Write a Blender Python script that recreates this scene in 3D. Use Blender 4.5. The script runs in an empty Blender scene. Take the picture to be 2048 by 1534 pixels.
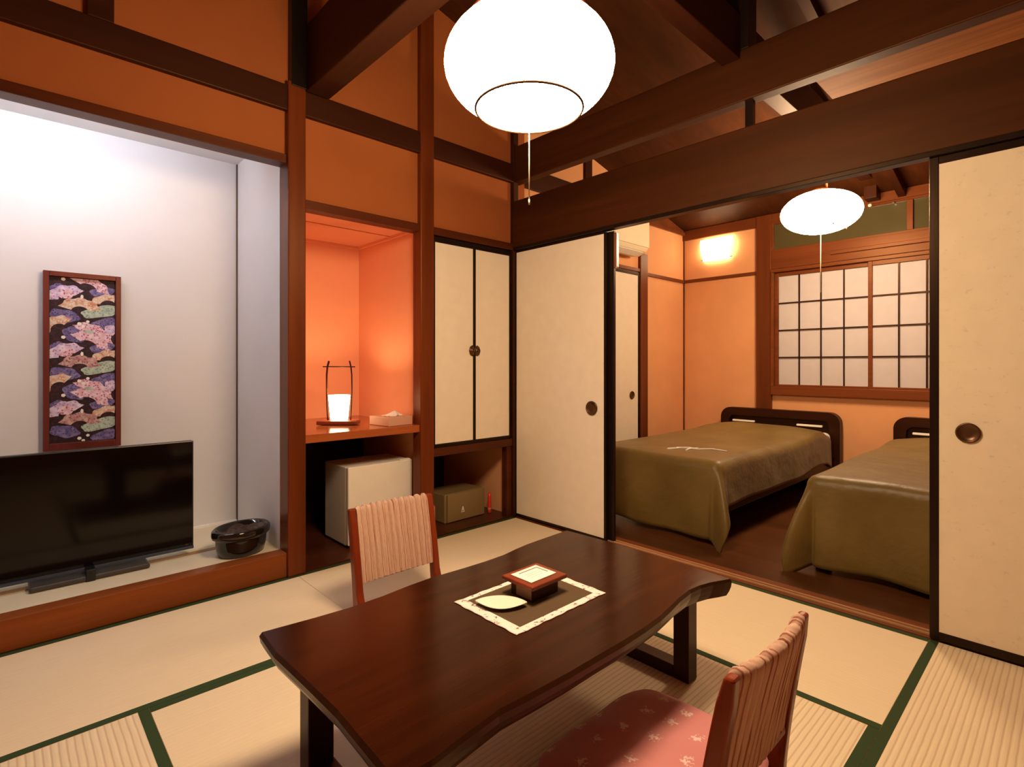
import bpy, bmesh, math, random
from mathutils import Vector, Matrix
random.seed(7)
D = bpy.data; SC = bpy.context.scene; COL = SC.collection
PI = math.pi

# ------------------------------------------------------------------ camera
CAM_H = 1.028
cd = D.cameras.new('camera'); cam = D.objects.new('camera', cd); COL.objects.link(cam)
cd.sensor_width = 36.0; cd.lens = 36.0 * 1072 / 2048; cd.shift_y = -38.0 / 2048; cd.clip_start = 0.02
cam.location = (0, 0, CAM_H)
cam.rotation_euler = (PI / 2, 0, math.radians(46.7 - 90))
SC.camera = cam
# ------------------------------------------------------------------ world, exposure
SC.view_settings.view_transform = 'Standard'; SC.view_settings.look = 'None'
SC.view_settings.gamma = 1; SC.view_settings.use_curve_mapping = False
SC.view_settings.exposure = 0.0
w = D.worlds.new('world'); SC.world = w; w.use_nodes = True
w.node_tree.nodes['Background'].inputs[0].default_value = (0.9, 0.5, 0.25, 1)
w.node_tree.nodes['Background'].inputs[1].default_value = 0.004
# lamp strengths (each lamp's own light is made in its builder)
WARM = (1.0, 0.71, 0.43); WARM2 = (1.0, 0.68, 0.40); COOL = (0.78, 0.87, 1.0)
L_MAIN = 67.0; L_BED = 57.0; L_SCONCE = 13.0; L_SHADE = 11.0; L_BULB = 1150.0; L_TUBE = 74.0

# ------------------------------------------------------------------ helpers
def link(o, parent=None):
    COL.objects.link(o)
    if parent is not None: o.parent = parent
    return o
def tag(o, label=None, cat=None, group=None, kind=None):
    if label: o['label'] = label
    if cat: o['category'] = cat
    if group: o['group'] = group
    if kind: o['kind'] = kind
    return o
def thing(name, label, cat, loc=(0, 0, 0), rz=0, group=None):
    o = D.objects.new(name, None); o.empty_display_size = 0.05; link(o)
    o.location = loc; o.rotation_euler = (0, 0, rz)
    return tag(o, label, cat, group)
def copy_tree(o, parent=None):
    c = o.copy(); COL.objects.link(c)
    if parent is not None: c.parent = parent
    for ch in list(o.children): copy_tree(ch, c)
    return c
class MB:
    def __init__(s): s.bm = bmesh.new()
    def box(s, x0, x1, y0, y1, z0, z1, mi=0):
        v = [s.bm.verts.new(p) for p in ((x0,y0,z0),(x1,y0,z0),(x1,y1,z0),(x0,y1,z0),(x0,y0,z1),(x1,y0,z1),(x1,y1,z1),(x0,y1,z1))]
        for f in ((0,3,2,1),(4,5,6,7),(0,1,5,4),(1,2,6,5),(2,3,7,6),(3,0,4,7)):
            s.bm.faces.new([v[i] for i in f]).material_index = mi
        return s
    def prism(s, pts, a, b, axis='z', mi=0, smooth=False):
        """extrude a 2D outline from a to b along axis; pts are the two other coordinates in xyz order"""
        def mk(p, t):
            return {'x': (t, p[0], p[1]), 'y': (p[0], t, p[1]), 'z': (p[0], p[1], t)}[axis]
        A = [s.bm.verts.new(mk(p, a)) for p in pts]; B = [s.bm.verts.new(mk(p, b)) for p in pts]
        n = len(pts)
        f = s.bm.faces.new(A[::-1]); f.material_index = mi
        f = s.bm.faces.new(B); f.material_index = mi
        for i in range(n):
            f = s.bm.faces.new((A[i], A[(i+1) % n], B[(i+1) % n], B[i])); f.material_index = mi; f.smooth = smooth
        return s
    def tube(s, pts, r, n=10, mi=0, r2=None, smooth=True):
        P_ = [Vector(p) for p in pts]; rings = []
        for i, p in enumerate(P_):
            d = (P_[min(i+1, len(P_)-1)] - P_[max(i-1, 0)]).normalized()
            up = Vector((0, 0, 1)) if abs(d.z) < .9 else Vector((1, 0, 0))
            a = d.cross(up).normalized(); b = d.cross(a)
            rr = r if r2 is None else r + (r2 - r) * i / (len(P_)-1)
            rings.append([s.bm.verts.new(p + rr*(math.cos(2*PI*k/n)*a + math.sin(2*PI*k/n)*b)) for k in range(n)])
        for A, B in zip(rings, rings[1:]):
            for k in range(n):
                f = s.bm.faces.new((A[k], A[(k+1) % n], B[(k+1) % n], B[k])); f.smooth = smooth; f.material_index = mi
        s.bm.faces.new(rings[0][::-1]).material_index = mi; s.bm.faces.new(rings[-1]).material_index = mi
        return s
    def lathe(s, prof, c=(0, 0, 0), n=48, mi=0, sx=1, sy=1, smooth=True):
        rings = []
        for r, z in prof:
            if r < 1e-6: rings.append([s.bm.verts.new((c[0], c[1], c[2]+z))])
            else: rings.append([s.bm.verts.new((c[0]+sx*r*math.cos(2*PI*k/n), c[1]+sy*r*math.sin(2*PI*k/n), c[2]+z)) for k in range(n)])
        for A, B in zip(rings, rings[1:]):
            for k in range(n):
                a = [A[0]] if len(A) == 1 else [A[k], A[(k+1) % n]]
                b = [B[0]] if len(B) == 1 else [B[(k+1) % n], B[k]]
                vs = a + b
                if len(vs) > 2:
                    f = s.bm.faces.new(vs); f.smooth = smooth; f.material_index = mi
        return s
    def torus(s, c, R_, r, n=64, m=10, mi=0):
        V = [[s.bm.verts.new((c[0]+(R_+r*math.cos(2*PI*j/m))*math.cos(2*PI*i/n), c[1]+(R_+r*math.cos(2*PI*j/m))*math.sin(2*PI*i/n), c[2]+r*math.sin(2*PI*j/m))) for j in range(m)] for i in range(n)]
        for i in range(n):
            for j in range(m):
                f = s.bm.faces.new((V[i][j], V[(i+1) % n][j], V[(i+1) % n][(j+1) % m], V[i][(j+1) % m])); f.smooth = True; f.material_index = mi
        return s
    def grid(s, fn, nu, nv, mi=0, smooth=True):
        V = [[s.bm.verts.new(fn(i/nu, j/nv)) for j in range(nv+1)] for i in range(nu+1)]
        for i in range(nu):
            for j in range(nv):
                f = s.bm.faces.new((V[i][j], V[i+1][j], V[i+1][j+1], V[i][j+1])); f.smooth = smooth; f.material_index = mi
        return s
    def build(s, name, mats, parent=None, bevel=0, solid=0, seg=2, subsurf=0):
        bmesh.ops.recalc_face_normals(s.bm, faces=s.bm.faces)
        me = D.meshes.new(name); s.bm.to_mesh(me); s.bm.free()
        for m in (mats if isinstance(mats, (list, tuple)) else [mats]): me.materials.append(m)
        o = link(D.objects.new(name, me), parent)
        if solid:
            q = o.modifiers.new('solid', 'SOLIDIFY'); q.thickness = solid; q.offset = -1
        if bevel:
            q = o.modifiers.new('bevel', 'BEVEL'); q.width = bevel; q.segments = seg; q.limit_method = 'ANGLE'; q.angle_limit = 0.7
        if subsurf:
            q = o.modifiers.new('sub', 'SUBSURF'); q.levels = q.render_levels = subsurf
        return o
def struct(name, mb, m, bevel=0, label=None):
    o = mb.build(name, m, None, bevel); o['kind'] = 'structure'
    if label: o['label'] = label
    return o

# ------------------------------------------------------------------ materials
def base(name, col, rough=.6, spec=.5, metal=0):
    m = D.materials.new(name); m.use_nodes = True
    b = m.node_tree.nodes['Principled BSDF']
    b.inputs['Base Color'].default_value = (*col, 1); b.inputs['Roughness'].default_value = rough
    b.inputs['Specular IOR Level'].default_value = spec; b.inputs['Metallic'].default_value = metal
    return m, m.node_tree.nodes, m.node_tree.links, b
def mixcol(N, L, fac, a, b):
    x = N.new('ShaderNodeMix'); x.data_type = 'RGBA'
    L.new(fac, x.inputs['Factor'])
    x.inputs['A'].default_value = (*a, 1) if isinstance(a, tuple) else (0, 0, 0, 1)
    x.inputs['B'].default_value = (*b, 1) if isinstance(b, tuple) else (0, 0, 0, 1)
    if not isinstance(a, tuple): L.new(a, x.inputs['A'])
    if not isinstance(b, tuple): L.new(b, x.inputs['B'])
    return x.outputs['Result']
def coords(N, L, scale=(1, 1, 1)):
    t = N.new('ShaderNodeTexCoord'); mp = N.new('ShaderNodeMapping'); mp.inputs['Scale'].default_value = scale
    L.new(t.outputs['Object'], mp.inputs['Vector']); return mp.outputs['Vector']
def noise(N, L, vec, scale, detail=4, rough=.5):
    n = N.new('ShaderNodeTexNoise'); n.inputs['Scale'].default_value = scale; n.inputs['Detail'].default_value = detail
    n.inputs['Roughness'].default_value = rough; L.new(vec, n.inputs['Vector']); return n.outputs['Fac']
def ramp(N, L, fac, p0, p1):
    r = N.new('ShaderNodeMapRange'); r.inputs['From Min'].default_value = p0; r.inputs['From Max'].default_value = p1
    L.new(fac, r.inputs['Value']); return r.outputs['Result']
def bump(N, L, b, h, strength=.2, dist=.01):
    u = N.new('ShaderNodeBump'); u.inputs['Strength'].default_value = strength; u.inputs['Distance'].default_value = dist
    L.new(h, u.inputs['Height']); L.new(u.outputs['Normal'], b.inputs['Normal'])
def wood(name, c1, c2, axis='x', rough=.42, spec=.5, k=1.0, coat=0):
    m, N, L, b = base(name, c1, rough, spec*.62)
    b.inputs['Specular Tint'].default_value = (1, .62, .36, 1)
    sc = {'x': (1.2, 22, 22), 'y': (22, 1.2, 22), 'z': (22, 22, 1.2)}[axis]
    v = coords(N, L, tuple(q*k for q in sc))
    n = noise(N, L, v, 1.6, 6, .6)
    n2 = noise(N, L, coords(N, L, tuple(q*k*.12 for q in sc)), 2.0, 2)
    c = mixcol(N, L, ramp(N, L, n, .35, .68), c1, c2)
    c = mixcol(N, L, ramp(N, L, n2, .45, .8), c, tuple(q*.62 for q in c1))
    L.new(c, b.inputs['Base Color']); bump(N, L, b, n, .12, .003)
    if coat: b.inputs['Coat Weight'].default_value = coat; b.inputs['Coat Roughness'].default_value = .08
    return m
def plaster(name, c, var=.10, rough=.85):
    m, N, L, b = base(name, c, rough, .25)
    v = coords(N, L); n = noise(N, L, v, 3.0, 3)
    L.new(mixcol(N, L, ramp(N, L, n, .3, .7), tuple(q*(1-var) for q in c), c), b.inputs['Base Color'])
    bump(N, L, b, noise(N, L, v, 260, 3), .10, .002)
    return m
def paper(name, c, speck=0.0, rough=.75):
    m, N, L, b = base(name, c, rough, .25)
    v = coords(N, L); n = noise(N, L, v, 14, 5)
    col = mixcol(N, L, ramp(N, L, n, .3, .7), tuple(q*.95 for q in c), c)
    if speck:
        s = noise(N, L, coords(N, L, (1, 1, 1.6)), 30, 8, .75)
        col = mixcol(N, L, ramp(N, L, s, .585, .70), col, tuple(q*(1-speck) for q in c))
    L.new(col, b.inputs['Base Color']); bump(N, L, b, n, .05, .002)
    return m
def plain(name, c, rough=.5, spec=.5, metal=0, nz=.06):
    m, N, L, b = base(name, c, rough, spec, metal)
    n = noise(N, L, coords(N, L), 9, 3)
    L.new(mixcol(N, L, n, tuple(q*(1-nz) for q in c), tuple(min(1, q*(1+nz)) for q in c)), b.inputs['Base Color'])
    return m
def glow(name, col, strength, ring=False):
    m, N, L, b = base(name, (.9, .85, .75), .6)
    b.inputs['Emission Color'].default_value = (*col, 1); b.inputs['Emission Strength'].default_value = strength
    return m
def tatami_mat(name, axis, depth=.16):
    c = (.80, .67, .47)
    m, N, L, b = base(name, c, .62, .3)
    wv = N.new('ShaderNodeTexWave'); wv.wave_type = 'BANDS'; wv.bands_direction = 'Y' if axis == 'x' else 'X'
    wv.inputs['Scale'].default_value = 19.0; wv.inputs['Distortion'].default_value = .5; wv.inputs['Detail'].default_value = 1
    L.new(coords(N, L), wv.inputs['Vector'])
    v = coords(N, L, (3, 60, 1) if axis == 'x' else (60, 3, 1))
    n = noise(N, L, v, 3, 5)
    col = mixcol(N, L, ramp(N, L, n, .3, .7), tuple(q*.93 for q in c), c)
    col = mixcol(N, L, ramp(N, L, wv.outputs['Fac'], .30, 0.0), col, (c[0]*(1-depth), c[1]*(1-depth*1.3), c[2]*(1-depth*1.5)))
    L.new(col, b.inputs['Base Color']); bump(N, L, b, wv.outputs['Fac'], depth*1.2, .002)
    return m

RED1, RED2 = (.125, .025, .006), (.17, .038, .009)
M = dict(
    pillar=wood('pillar_wood', RED1, RED2, 'z', .34),
    rail_x=wood('rail_wood_x', (.075, .016, .006), (.10, .023, .008), 'x', .40),
    beam_x=wood('beam_wood_x', (.032, .007, .003), (.045, .010, .004), 'x', .5),
    beam_y=wood('beam_wood_y', (.042, .011, .003), (.060, .016, .0045), 'y', .50),
    beam_dark=wood('beam_wood_dark', (.030, .008, .0025), (.042, .011, .004), 'y', .5),
    roof=wood('roof_boards', (.048, .014, .004), (.070, .020, .006), 'x', .55, .25),
    kamachi=wood('alcove_sill', (.20, .052, .012), (.25, .067, .016), 'x', .38),
    counter=wood('counter_wood', (.34, .085, .025), (.42, .11, .032), 'x', .16, .6),
    floorw=wood('floor_planks', (.085, .030, .010), (.12, .043, .015), 'y', .30, .5, .6),
    nfloor=wood('recess_boards', (.07, .018, .007), (.10, .026, .01), 'x', .35),
    table=wood('table_wood', (.020, .0042, .0013), (.036, .008, .002), 'x', .18, .34, .7),
    tedge=wood('table_live_edge', (.035, .012, .004), (.055, .02, .007), 'x', .30),
    black=wood('black_lacquer', (.010, .006, .005), (.014, .009, .007), 'z', .30),
    chair=wood('chair_wood', (.19, .026, .008), (.24, .038, .011), 'z', .30, .5, 1, .2),
    bedwood=wood('bed_wood', (.020, .005, .003), (.030, .008, .004), 'y', .38),
    bedrail=wood('window_wood', (.15, .040, .012), (.19, .052, .016), 'y', .38),
    bedpost=wood('bedroom_post', (.13, .033, .010), (.17, .044, .014), 'z', .38),
    soffit=wood('soffit_wood', (.22, .085, .024), (.32, .13, .04), 'y', .65, .2),
    wall=plaster('ochre_plaster', (.35, .098, .023)),
    wallb=plaster('bedroom_plaster', (.80, .40, .19)),
    niche=plaster('niche_plaster', (.82, .36, .20), .03),
    toko=plaster('alcove_plaster', (.73, .71, .71), .03),
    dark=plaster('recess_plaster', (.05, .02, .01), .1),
    fusuma=paper('fusuma_paper', (.86, .77, .63)),
    fusuma_s=paper('speckled_fusuma_paper', (.82, .71, .52), .22),
    shoji=paper('shoji_paper', (.58, .55, .58)),
    bronze=plain('bronze', (.11, .055, .025), .35, .5, .7),
    chrome=plain('chrome', (.75, .75, .78), .18, .5, 1),
    white=plain('white_plastic', (.88, .84, .76), .4),
    cream=plain('cream_plastic', (.85, .78, .58), .4),
    blackp=plain('black_plastic', (.008, .008, .010), .35),
    tvscreen=plain('tv_screen', (.003, .002, .002), .09, .28),
    glass=plain('olive_glass', (.085, .072, .030), .12, .5),
    pot=plain('black_glaze', (.012, .009, .007), .10, .6),
    ash=plain('pot_ash', (.045, .022, .014), .3, .5, 0, .5),
    green=plain('mat_border_cloth', (.030, .055, .018), .8, .2),
    tat_x=tatami_mat('tatami_weave_x', 'x', .24), tat_y=tatami_mat('tatami_weave_y', 'y', .24),
    tat_xs=tatami_mat('tatami_weave_fine_x', 'x', .05), tat_ys=tatami_mat('tatami_weave_fine_y', 'y', .05),
    alcove_tat=plain('alcove_matting', (.70, .62, .45), .7),
    groove=wood('threshold_ridge_wood', (.42, .22, .10), (.55, .30, .15), 'y', .4),
    goldstrip=plain('golden_strip', (.34, .19, .06), .5),
    sheet=plain('white_sheet', (.85, .83, .78), .6),
    kraft=plain('kraft_board', (.33, .20, .09), .6),
    cloth_brown=plain('brown_cloth', (.085, .048, .018), .85),
    cardw=plain('white_card', (.82, .80, .80), .5),
    ink=plain('grey_ink', (.18, .18, .20), .6),
    leaf=plain('cream_leaf', (.86, .84, .70), .4),
    redp=plain('red_plastic', (.75, .04, .02), .35),
    pinkp=plain('salmon_fabric', (.62, .20, .12), .7),
    safe=plain('olive_metal', (.24, .16, .065), .45),
)

def roofz(x): return 2.40 + .24*(5.1 - x)
YL = 2.655; XR = 2.52; SY = -1.1; WX = -1.2     # left wall, right wall, room's south and west sides
XE = 5.1; YN = 2.82; BS = -0.6                  # bedroom far wall, its north and south walls

# ================================================================== SETTING
struct('floor', MB().box(WX-.1, 2.52, SY-.1, YL+.02, -.08, -.031), M['nfloor'])
struct('ceiling', MB().prism([(WX-.15, roofz(WX-.15)), (XE+.15, roofz(XE+.15)), (XE+.15, roofz(XE+.15)+.05), (WX-.15, roofz(WX-.15)+.05)], SY-.15, 3.6, 'y'), M['roof'])
# left wall above the alcove, niche and cabinet
struct('wall_left', MB().prism([(WX-.1, -.08), (-.56, -.08), (-.56, 2.03), (.985, 2.03), (1.03, 1.825), (XR+.10, 1.825), (XR+.10, roofz(XR+.10)), (WX-.1, roofz(WX-.1))], YL, YL+.05, 'y'), M['wall'])
struct('wall_west', MB().prism([(SY-.1, -.08), (YL, -.08), (YL, roofz(WX)), (SY-.1, roofz(WX))], WX-.05, WX, 'x'), M['wall'])
struct('wall_south', MB().prism([(WX, -.08), (XR, -.08), (XR, roofz(XR)), (WX, roofz(WX))], SY-.05, SY, 'y'), M['wall'])
struct('wall_right', MB().box(2.525, 2.60, SY, -.40, -.05, 2.13), M['wall'])
# alcove (tokonoma)
struct('wall_alcove_back', MB().box(-.62, 1.02, 3.40, 3.45, 0, 2.25), M['toko'])
struct('wall_alcove_side', MB().box(.985, 1.02, YL+.07, 3.40, 0, 2.25), M['toko'])
struct('wall_alcove_end', MB().box(-.62, -.56, YL+.05, 3.40, 0, 2.25), M['toko'])
struct('ceiling_alcove', MB().box(-.56, .985, YL+.05, 3.40, 2.20, 2.25), M['toko'])
struct('floor_alcove', MB().box(-.56, .985, YL+.03, 3.40, .05, .11), M['alcove_tat'])
struct('trim_1', MB().box(-.56, .985, YL-.025, YL+.055, 0, .118), M['kamachi'], .004, 'long reddish wooden sill along the front of the alcove')
struct('trim_2', MB().box(-.56, .985, YL-.02, YL+.065, 2.003, 2.046), M['rail_x'], .003, 'dark wooden lintel over the alcove')
struct('trim_3', MB().box(.979, .986, 3.39, 3.40, .11, 2.20), M['bronze'])
struct('baseboard_alcove', MB().box(-.56, .979, 3.385, 3.40, .11, .122), M['sheet'])
struct('trim_26', MB().box(-.56, .985, 2.945, 2.985, .108, .1112), M['goldstrip'])
# main posts
def post(n, x0, x1, z1, y0=YL-.035, y1=YL+.05, m='pillar', lab=None):
    struct('trim_%d' % n, MB().box(x0, x1, y0, y1, 0, z1), M[m], .006, lab)
post(4, .985, 1.072, 2.40, YL-.04, YL+.07, lab='thick wooden post between the alcove and the lantern niche')
post(5, 1.744, 1.838, roofz(1.8), lab='wooden post between the lantern niche and the cabinet')
post(6, 2.488, 2.535, roofz(2.5), YL-.03, YL+.05, 'beam_dark', 'slim wooden post in the corner by the sliding panel')
struct('trim_7', MB().box(1.0, 1.078, YL-.045, YL+.01, 2.38, roofz(1.03)), M['black'], .003)
# horizontal rails on the left wall
struct('trim_8', MB().box(WX, 2.49, YL-.03, YL, 2.257, 2.38), M['beam_x'], .004, 'dark horizontal rail across the upper left wall')
struct('trim_9', MB().box(1.072, 1.744, YL-.025, YL+.05, 1.800, 1.845), M['rail_x'], .003)
struct('trim_10', MB().box(1.838, 2.49, YL-.025, YL+.05, 1.800, 1.845), M['rail_x'], .003)
struct('trim_11', MB().box(.225, .31, YL-.028, YL, 2.38, roofz(.25)), M['beam_x'], .003)
struct('trim_12', MB().box(-.56, -.47, YL-.03, YL+.05, 0, roofz(-.5)), M['pillar'], .004)
# niche
NX = 1.775; NB = 3.43
struct('wall_niche_back', MB().box(1.02, NX+.03, NB, NB+.04, .65, 1.88), M['niche'])
struct('wall_niche_right', MB().box(NX, NX+.03, YL+.05, NB, .65, 1.88), M['niche'])
struct('wall_niche_left', MB().box(1.02, 1.05, YL+.05, NB, .65, 1.88), M['niche'])
struct('ceiling_niche', MB().box(1.05, NX, YL+.05, NB, 1.84, 1.88), M['niche'])
struct('trim_13', MB().box(1.05, NX, NB-.012, NB, 1.822, 1.84).box(NX-.012, NX, YL+.05, NB-.012, 1.822, 1.84).box(1.05, NX, 3.0, 3.012, 1.834, 1.84), M['niche'])
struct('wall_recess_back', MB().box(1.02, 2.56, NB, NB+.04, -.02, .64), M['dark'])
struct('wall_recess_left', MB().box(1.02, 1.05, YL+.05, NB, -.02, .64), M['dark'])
struct('wall_recess_divider', MB().box(NX+.035, NX+.06, YL+.05, NB, -.02, 1.80), M['wallb'])
struct('wall_recess_right', MB().box(2.50, 2.53, YL+.05, NB, -.02, .50), M['wallb'])
struct('floor_recess', MB().box(1.05, 2.50, YL-.02, NB, -.03, .006), M['nfloor'])
struct('trim_14', MB().box(1.838, 2.488, YL-.02, YL+.03, .478, .527), M['rail_x'], .003, 'wooden rail under the white cabinet doors')
struct('trim_15', MB().box(2.445, 2.49, YL-.01, YL+.04, .006, .478), M['rail_x'], .003)
# right wall: lintel, tie beams, thresholds
struct('trim_16', MB().box(XR-.03, XR+.035, SY, YL-.02, 1.815, 2.13), M['beam_y'], .006, 'deep brown beam over the opening to the bedroom')
struct('trim_17', MB().box(XR-.035, XR+.012, SY, YL-.03, 1.797, 1.817), M['black'], .002)
struct('trim_18', MB().box(XR+.012, XR+.034, SY, YN, 1.803, 1.817), M['bedrail'], .002)  # paler strip added to draw the lit edge of the underside
struct('trim_19', MB().box(XR-.02, XR+.05, SY, YN, 2.26, 2.50), M['beam_y'], .005, 'upper brown beam running above the opening')
struct('trim_20', MB().box(XR-.005, XR+.12, .388-.03, YL-.02, -.06, .004), M['bedrail'])
struct('trim_40', MB().box(XR+.016, XR+.026, .388, YL-.03, .004, .011).box(XR+.046, XR+.054, .388, YL-.03, .004, .011), M['groove'])
struct('trim_21', MB().box(XR, XR+.03, 1.045, 1.08, 2.13, 2.26), M['black'])
struct('trim_22', MB().box(1.072, 1.190, SY, YL-.04, 2.37, 2.70), M['beam_dark'], .006, 'massive dark beam overhead running from the alcove post towards the viewer')
struct('trim_23', MB().box(1.19, 4.95, 1.095, 1.185, 2.46, 2.67).box(4.95, 5.1, 1.095, 1.185, 2.34, 2.45), M['beam_x'], .005, 'dark beam crossing overhead to the upper beam above the opening')
struct('trim_24', MB().box(XR-.02, XR+.07, 1.055, 1.165, 2.50, roofz(2.55)), M['black'], .004)  # short post; its shadow is put into the colour as black
struct('trim_25', MB().box(2.86, 3.40, BS, .915, 2.45, 2.50), M['soffit'], .005)
for i, y in enumerate((.93, .2, -.52)):
    struct('trim_%d' % (27+i), MB().prism([(WX, roofz(WX)-.07), (XE, roofz(XE)-.07), (XE, roofz(XE)), (WX, roofz(WX))], y, y+.05, 'y'), M['beam_x'])
# bedroom shell
struct('floor_bedroom', MB().box(XR+.12, XE+.05, BS, YN, -.06, 0), M['floorw'])
struct('wall_bedroom_north', MB().prism([(XR+.10, 0), (XE, 0), (XE, roofz(XE)), (XR+.10, roofz(XR+.10))], YN, YN+.05, 'y'), M['wallb'])
struct('wall_bedroom_south', MB().prism([(XR+.10, 0), (XE, 0), (XE, roofz(XE)), (XR+.10, roofz(XR+.10))], BS-.05, BS, 'y'), M['wallb'])
struct('wall_bedroom_far', MB().box(XE, XE+.05, BS, 1.93, 0, .755).box(XE, XE+.05, 1.93, YN, 0, 2.41).box(XE, XE+.05, BS, 1.93, 1.89, 2.05).box(XE, XE+.05, BS, 1.93, 2.31, 2.42), M['wallb'])
struct('trim_30', MB().box(XE-.035, XE, 1.935, 2.07, 0, 2.40), M['bedpost'], .004, 'wooden post at the left of the paper window')
struct('trim_31', MB().box(XE-.02, XE, 2.07, YN, 1.865, 1.895), M['bedrail'], .002)
struct('trim_32', MB().box(4.38, XE-.02, YN-.018, YN, 1.865, 1.895), M['bedrail'], .002)
struct('trim_33', MB().box(XE-.025, XE, BS, YN, 2.30, 2.40), M['bedrail'], .003)
struct('trim_34', MB().prism([(4.15, 2.36), (XE-.02, 2.36), (XE-.02, roofz(XE)), (4.15, roofz(4.15))], YN-.015, YN, 'y').box(4.15, XE-.02, YN-.03, YN-.015, 2.35, 2.38), M['bedrail'])
struct('trim_35', MB().box(XE-.03, XE, BS, 1.935, 1.895, 2.055).box(XE-.05, XE-.03, BS, 1.45, 1.955, 1.985), M['bedrail'], .003, 'broad wooden board between the paper window and the transom')
struct('trim_36', MB().box(XR+.10, 4.0, YN-.02, YN, 2.33, 2.486).box(3.47, 3.56, YN-.022, YN, 2.486, roofz(3.5)), M['beam_x'], .003)
struct('trim_37', MB().box(XE-.012, XE, YN-.012, YN, 0, 2.36), M['bedrail'])
struct('trim_38', MB().box(4.265, 4.385, YN-.03, YN, 0, 2.06), M['bedpost'], .003)
struct('trim_39', MB().box(3.4, 4.265, YN-.025, YN, 1.885, 1.915), M['bedrail'], .002)

# shoji window: two sashes with grids
w1 = D.objects.new('window_1', None); link(w1); w1['kind'] = 'structure'; w1.location = (XE, 1.36, .755)
f = MB()
y0, y1 = .0 - 1.36, 1.935 - 1.36; H = 1.89 - .755
f.box(-.05, .03, y0, y1, 0, .075).box(-.05, .03, y0, y1, H-.03, H).box(-.05, .03, y1-.025, y1, .075, H-.03)
f.build('window_frame', M['bedrail'], w1, .003)
def sash(ya, yb, xo, nx, nz=4):
    s = MB(); z0, z1 = .075, H-.03
    s.box(xo-.012, xo+.012, ya, ya+.03, z0, z1).box(xo-.012, xo+.012, yb-.03, yb, z0, z1).box(xo-.012, xo+.012, ya+.03, yb-.03, z0, z0+.018).box(xo-.012, xo+.012, ya+.03, yb-.03, z1-.035, z1)
    p = s.build('sash', M['bedrail'], w1, .002)
    MB().box(xo+.004, xo+.008, ya+.02, yb-.02, z0+.01, z1-.01).build('shoji_paper', M['shoji'], p)
    l = MB(); ia, ib, ja, jb = ya+.03, yb-.03, z0+.018, z1-.035
    for k in range(1, nx): c = ia+(ib-ia)*k/nx; l.box(xo-.010, xo+.004, c-.005, c+.005, ja, jb)
    for k in range(1, nz): c = ja+(jb-ja)*k/nz; l.box(xo-.009, xo+.004, ia, ib, c-.005, c+.005)
    l.build('lattice', M['bedwood'], p)
sash(1.155-1.36, 1.91-1.36, 0.0, 4)
sash(.42-1.36, 1.18-1.36, -.024, 4)
sash(-.33-1.36, .44-1.36, 0.0, 4)
# transom above
w2 = D.objects.new('window_2', None); link(w2); w2['kind'] = 'structure'; w2.location = (XE, 1.36, 2.05)
MB().box(-.01, .02, BS-1.36, .575, 0, .26).build('window_pane', M['glass'], w2)
fr = MB().box(-.03, .0, BS-1.36, .575, -.005, .02).box(-.03, 0, .555, .575, .02, .26)
for y in (.885, -.08): fr.box(-.03, 0, y-1.36, y+.04-1.36, .02, .26)
fr.build('window_frame', M['bedrail'], w2, .002)

# sliding doors
def fusuma(n, plane, a, b, c, z1, mat, handle=None, frame_w=.018, flip=1, axis='x', lab=None, hr=.042, z0=.008, t=.02):
    """panel standing in plane (axis=const) from a to b, height z0..z1"""
    r = D.objects.new('door_%d' % n, None); link(r); r['kind'] = 'structure'
    if lab: r['label'] = lab
    r.location = (plane, (a+b)/2, 0) if axis == 'x' else ((a+b)/2, plane, 0)
    h = (b-a)/2
    def bx(mb, u0, u1, w0, w1, p0, p1):
        if axis == 'x': mb.box(p0, p1, u0, u1, w0, w1)
        else: mb.box(u0, u1, p0, p1, w0, w1)
    q = MB(); bx(q, -h+frame_w*.6, h-frame_w*.6, z0+.01, z1-.01, -t/2+.003, t/2-.003); q.build('door_panel', mat, r)
    q = MB()
    bx(q, -h, -h+frame_w, z0, z1, -t/2, t/2); bx(q, h-frame_w, h, z0, z1, -t/2, t/2)
    bx(q, -h+frame_w, h-frame_w, z0, z0+frame_w*1.1, -t/2, t/2); bx(q, -h+frame_w, h-frame_w, z1-frame_w, z1, -t/2, t/2)
    q.build('door_frame', M['black'], r, .002)
    if handle:
        hp, hz = handle; mb = MB(); k = 28
        for R0, R1, d0, d1 in ((hr, hr*.80, .0, .007), (hr*.80, 0, .004, .004)):
            pass
        prof = [(hr, 0), (hr, .004), (hr*.92, .007), (hr*.82, .006), (hr*.76, .002), (hr*.3, .0025), (0, .003)]
        mb.lathe(prof, n=k)
        sgn = flip
        if axis == 'x': mt = Matrix.Translation((sgn*t/2, hp-(a+b)/2, hz)) @ Matrix.Rotation(sgn*PI/2, 4, 'Y')
        else: mt = Matrix.Translation((hp-(a+b)/2, sgn*t/2, hz)) @ Matrix.Rotation(-sgn*PI/2, 4, 'X')
        bmesh.ops.transform(mb.bm, matrix=mt, verts=mb.bm.verts)
        mb.build('door_handle', M['bronze'], r)
    return r
fusuma(1, XR-.003, 1.875, 2.632, 0, 1.797, M['fusuma'], (1.976, .771), .014, -1, lab='closed cream sliding panel left of the bedroom opening')
d2 = fusuma(2, XR+.030, 1.842, 2.60, 0, 1.797, M['fusuma'], None, .046, -1)
MB().box(-.012, .010, -.400, -.378, 1.585, 1.785).build('edge_guide', M['chrome'], d2, .003)
fusuma(3, XR-.003, -.40, .388, 0, 1.797, M['fusuma_s'], (.277, .783), .028, -1, lab='cream sliding panel with speckled paper at the right edge', hr=.036)
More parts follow.
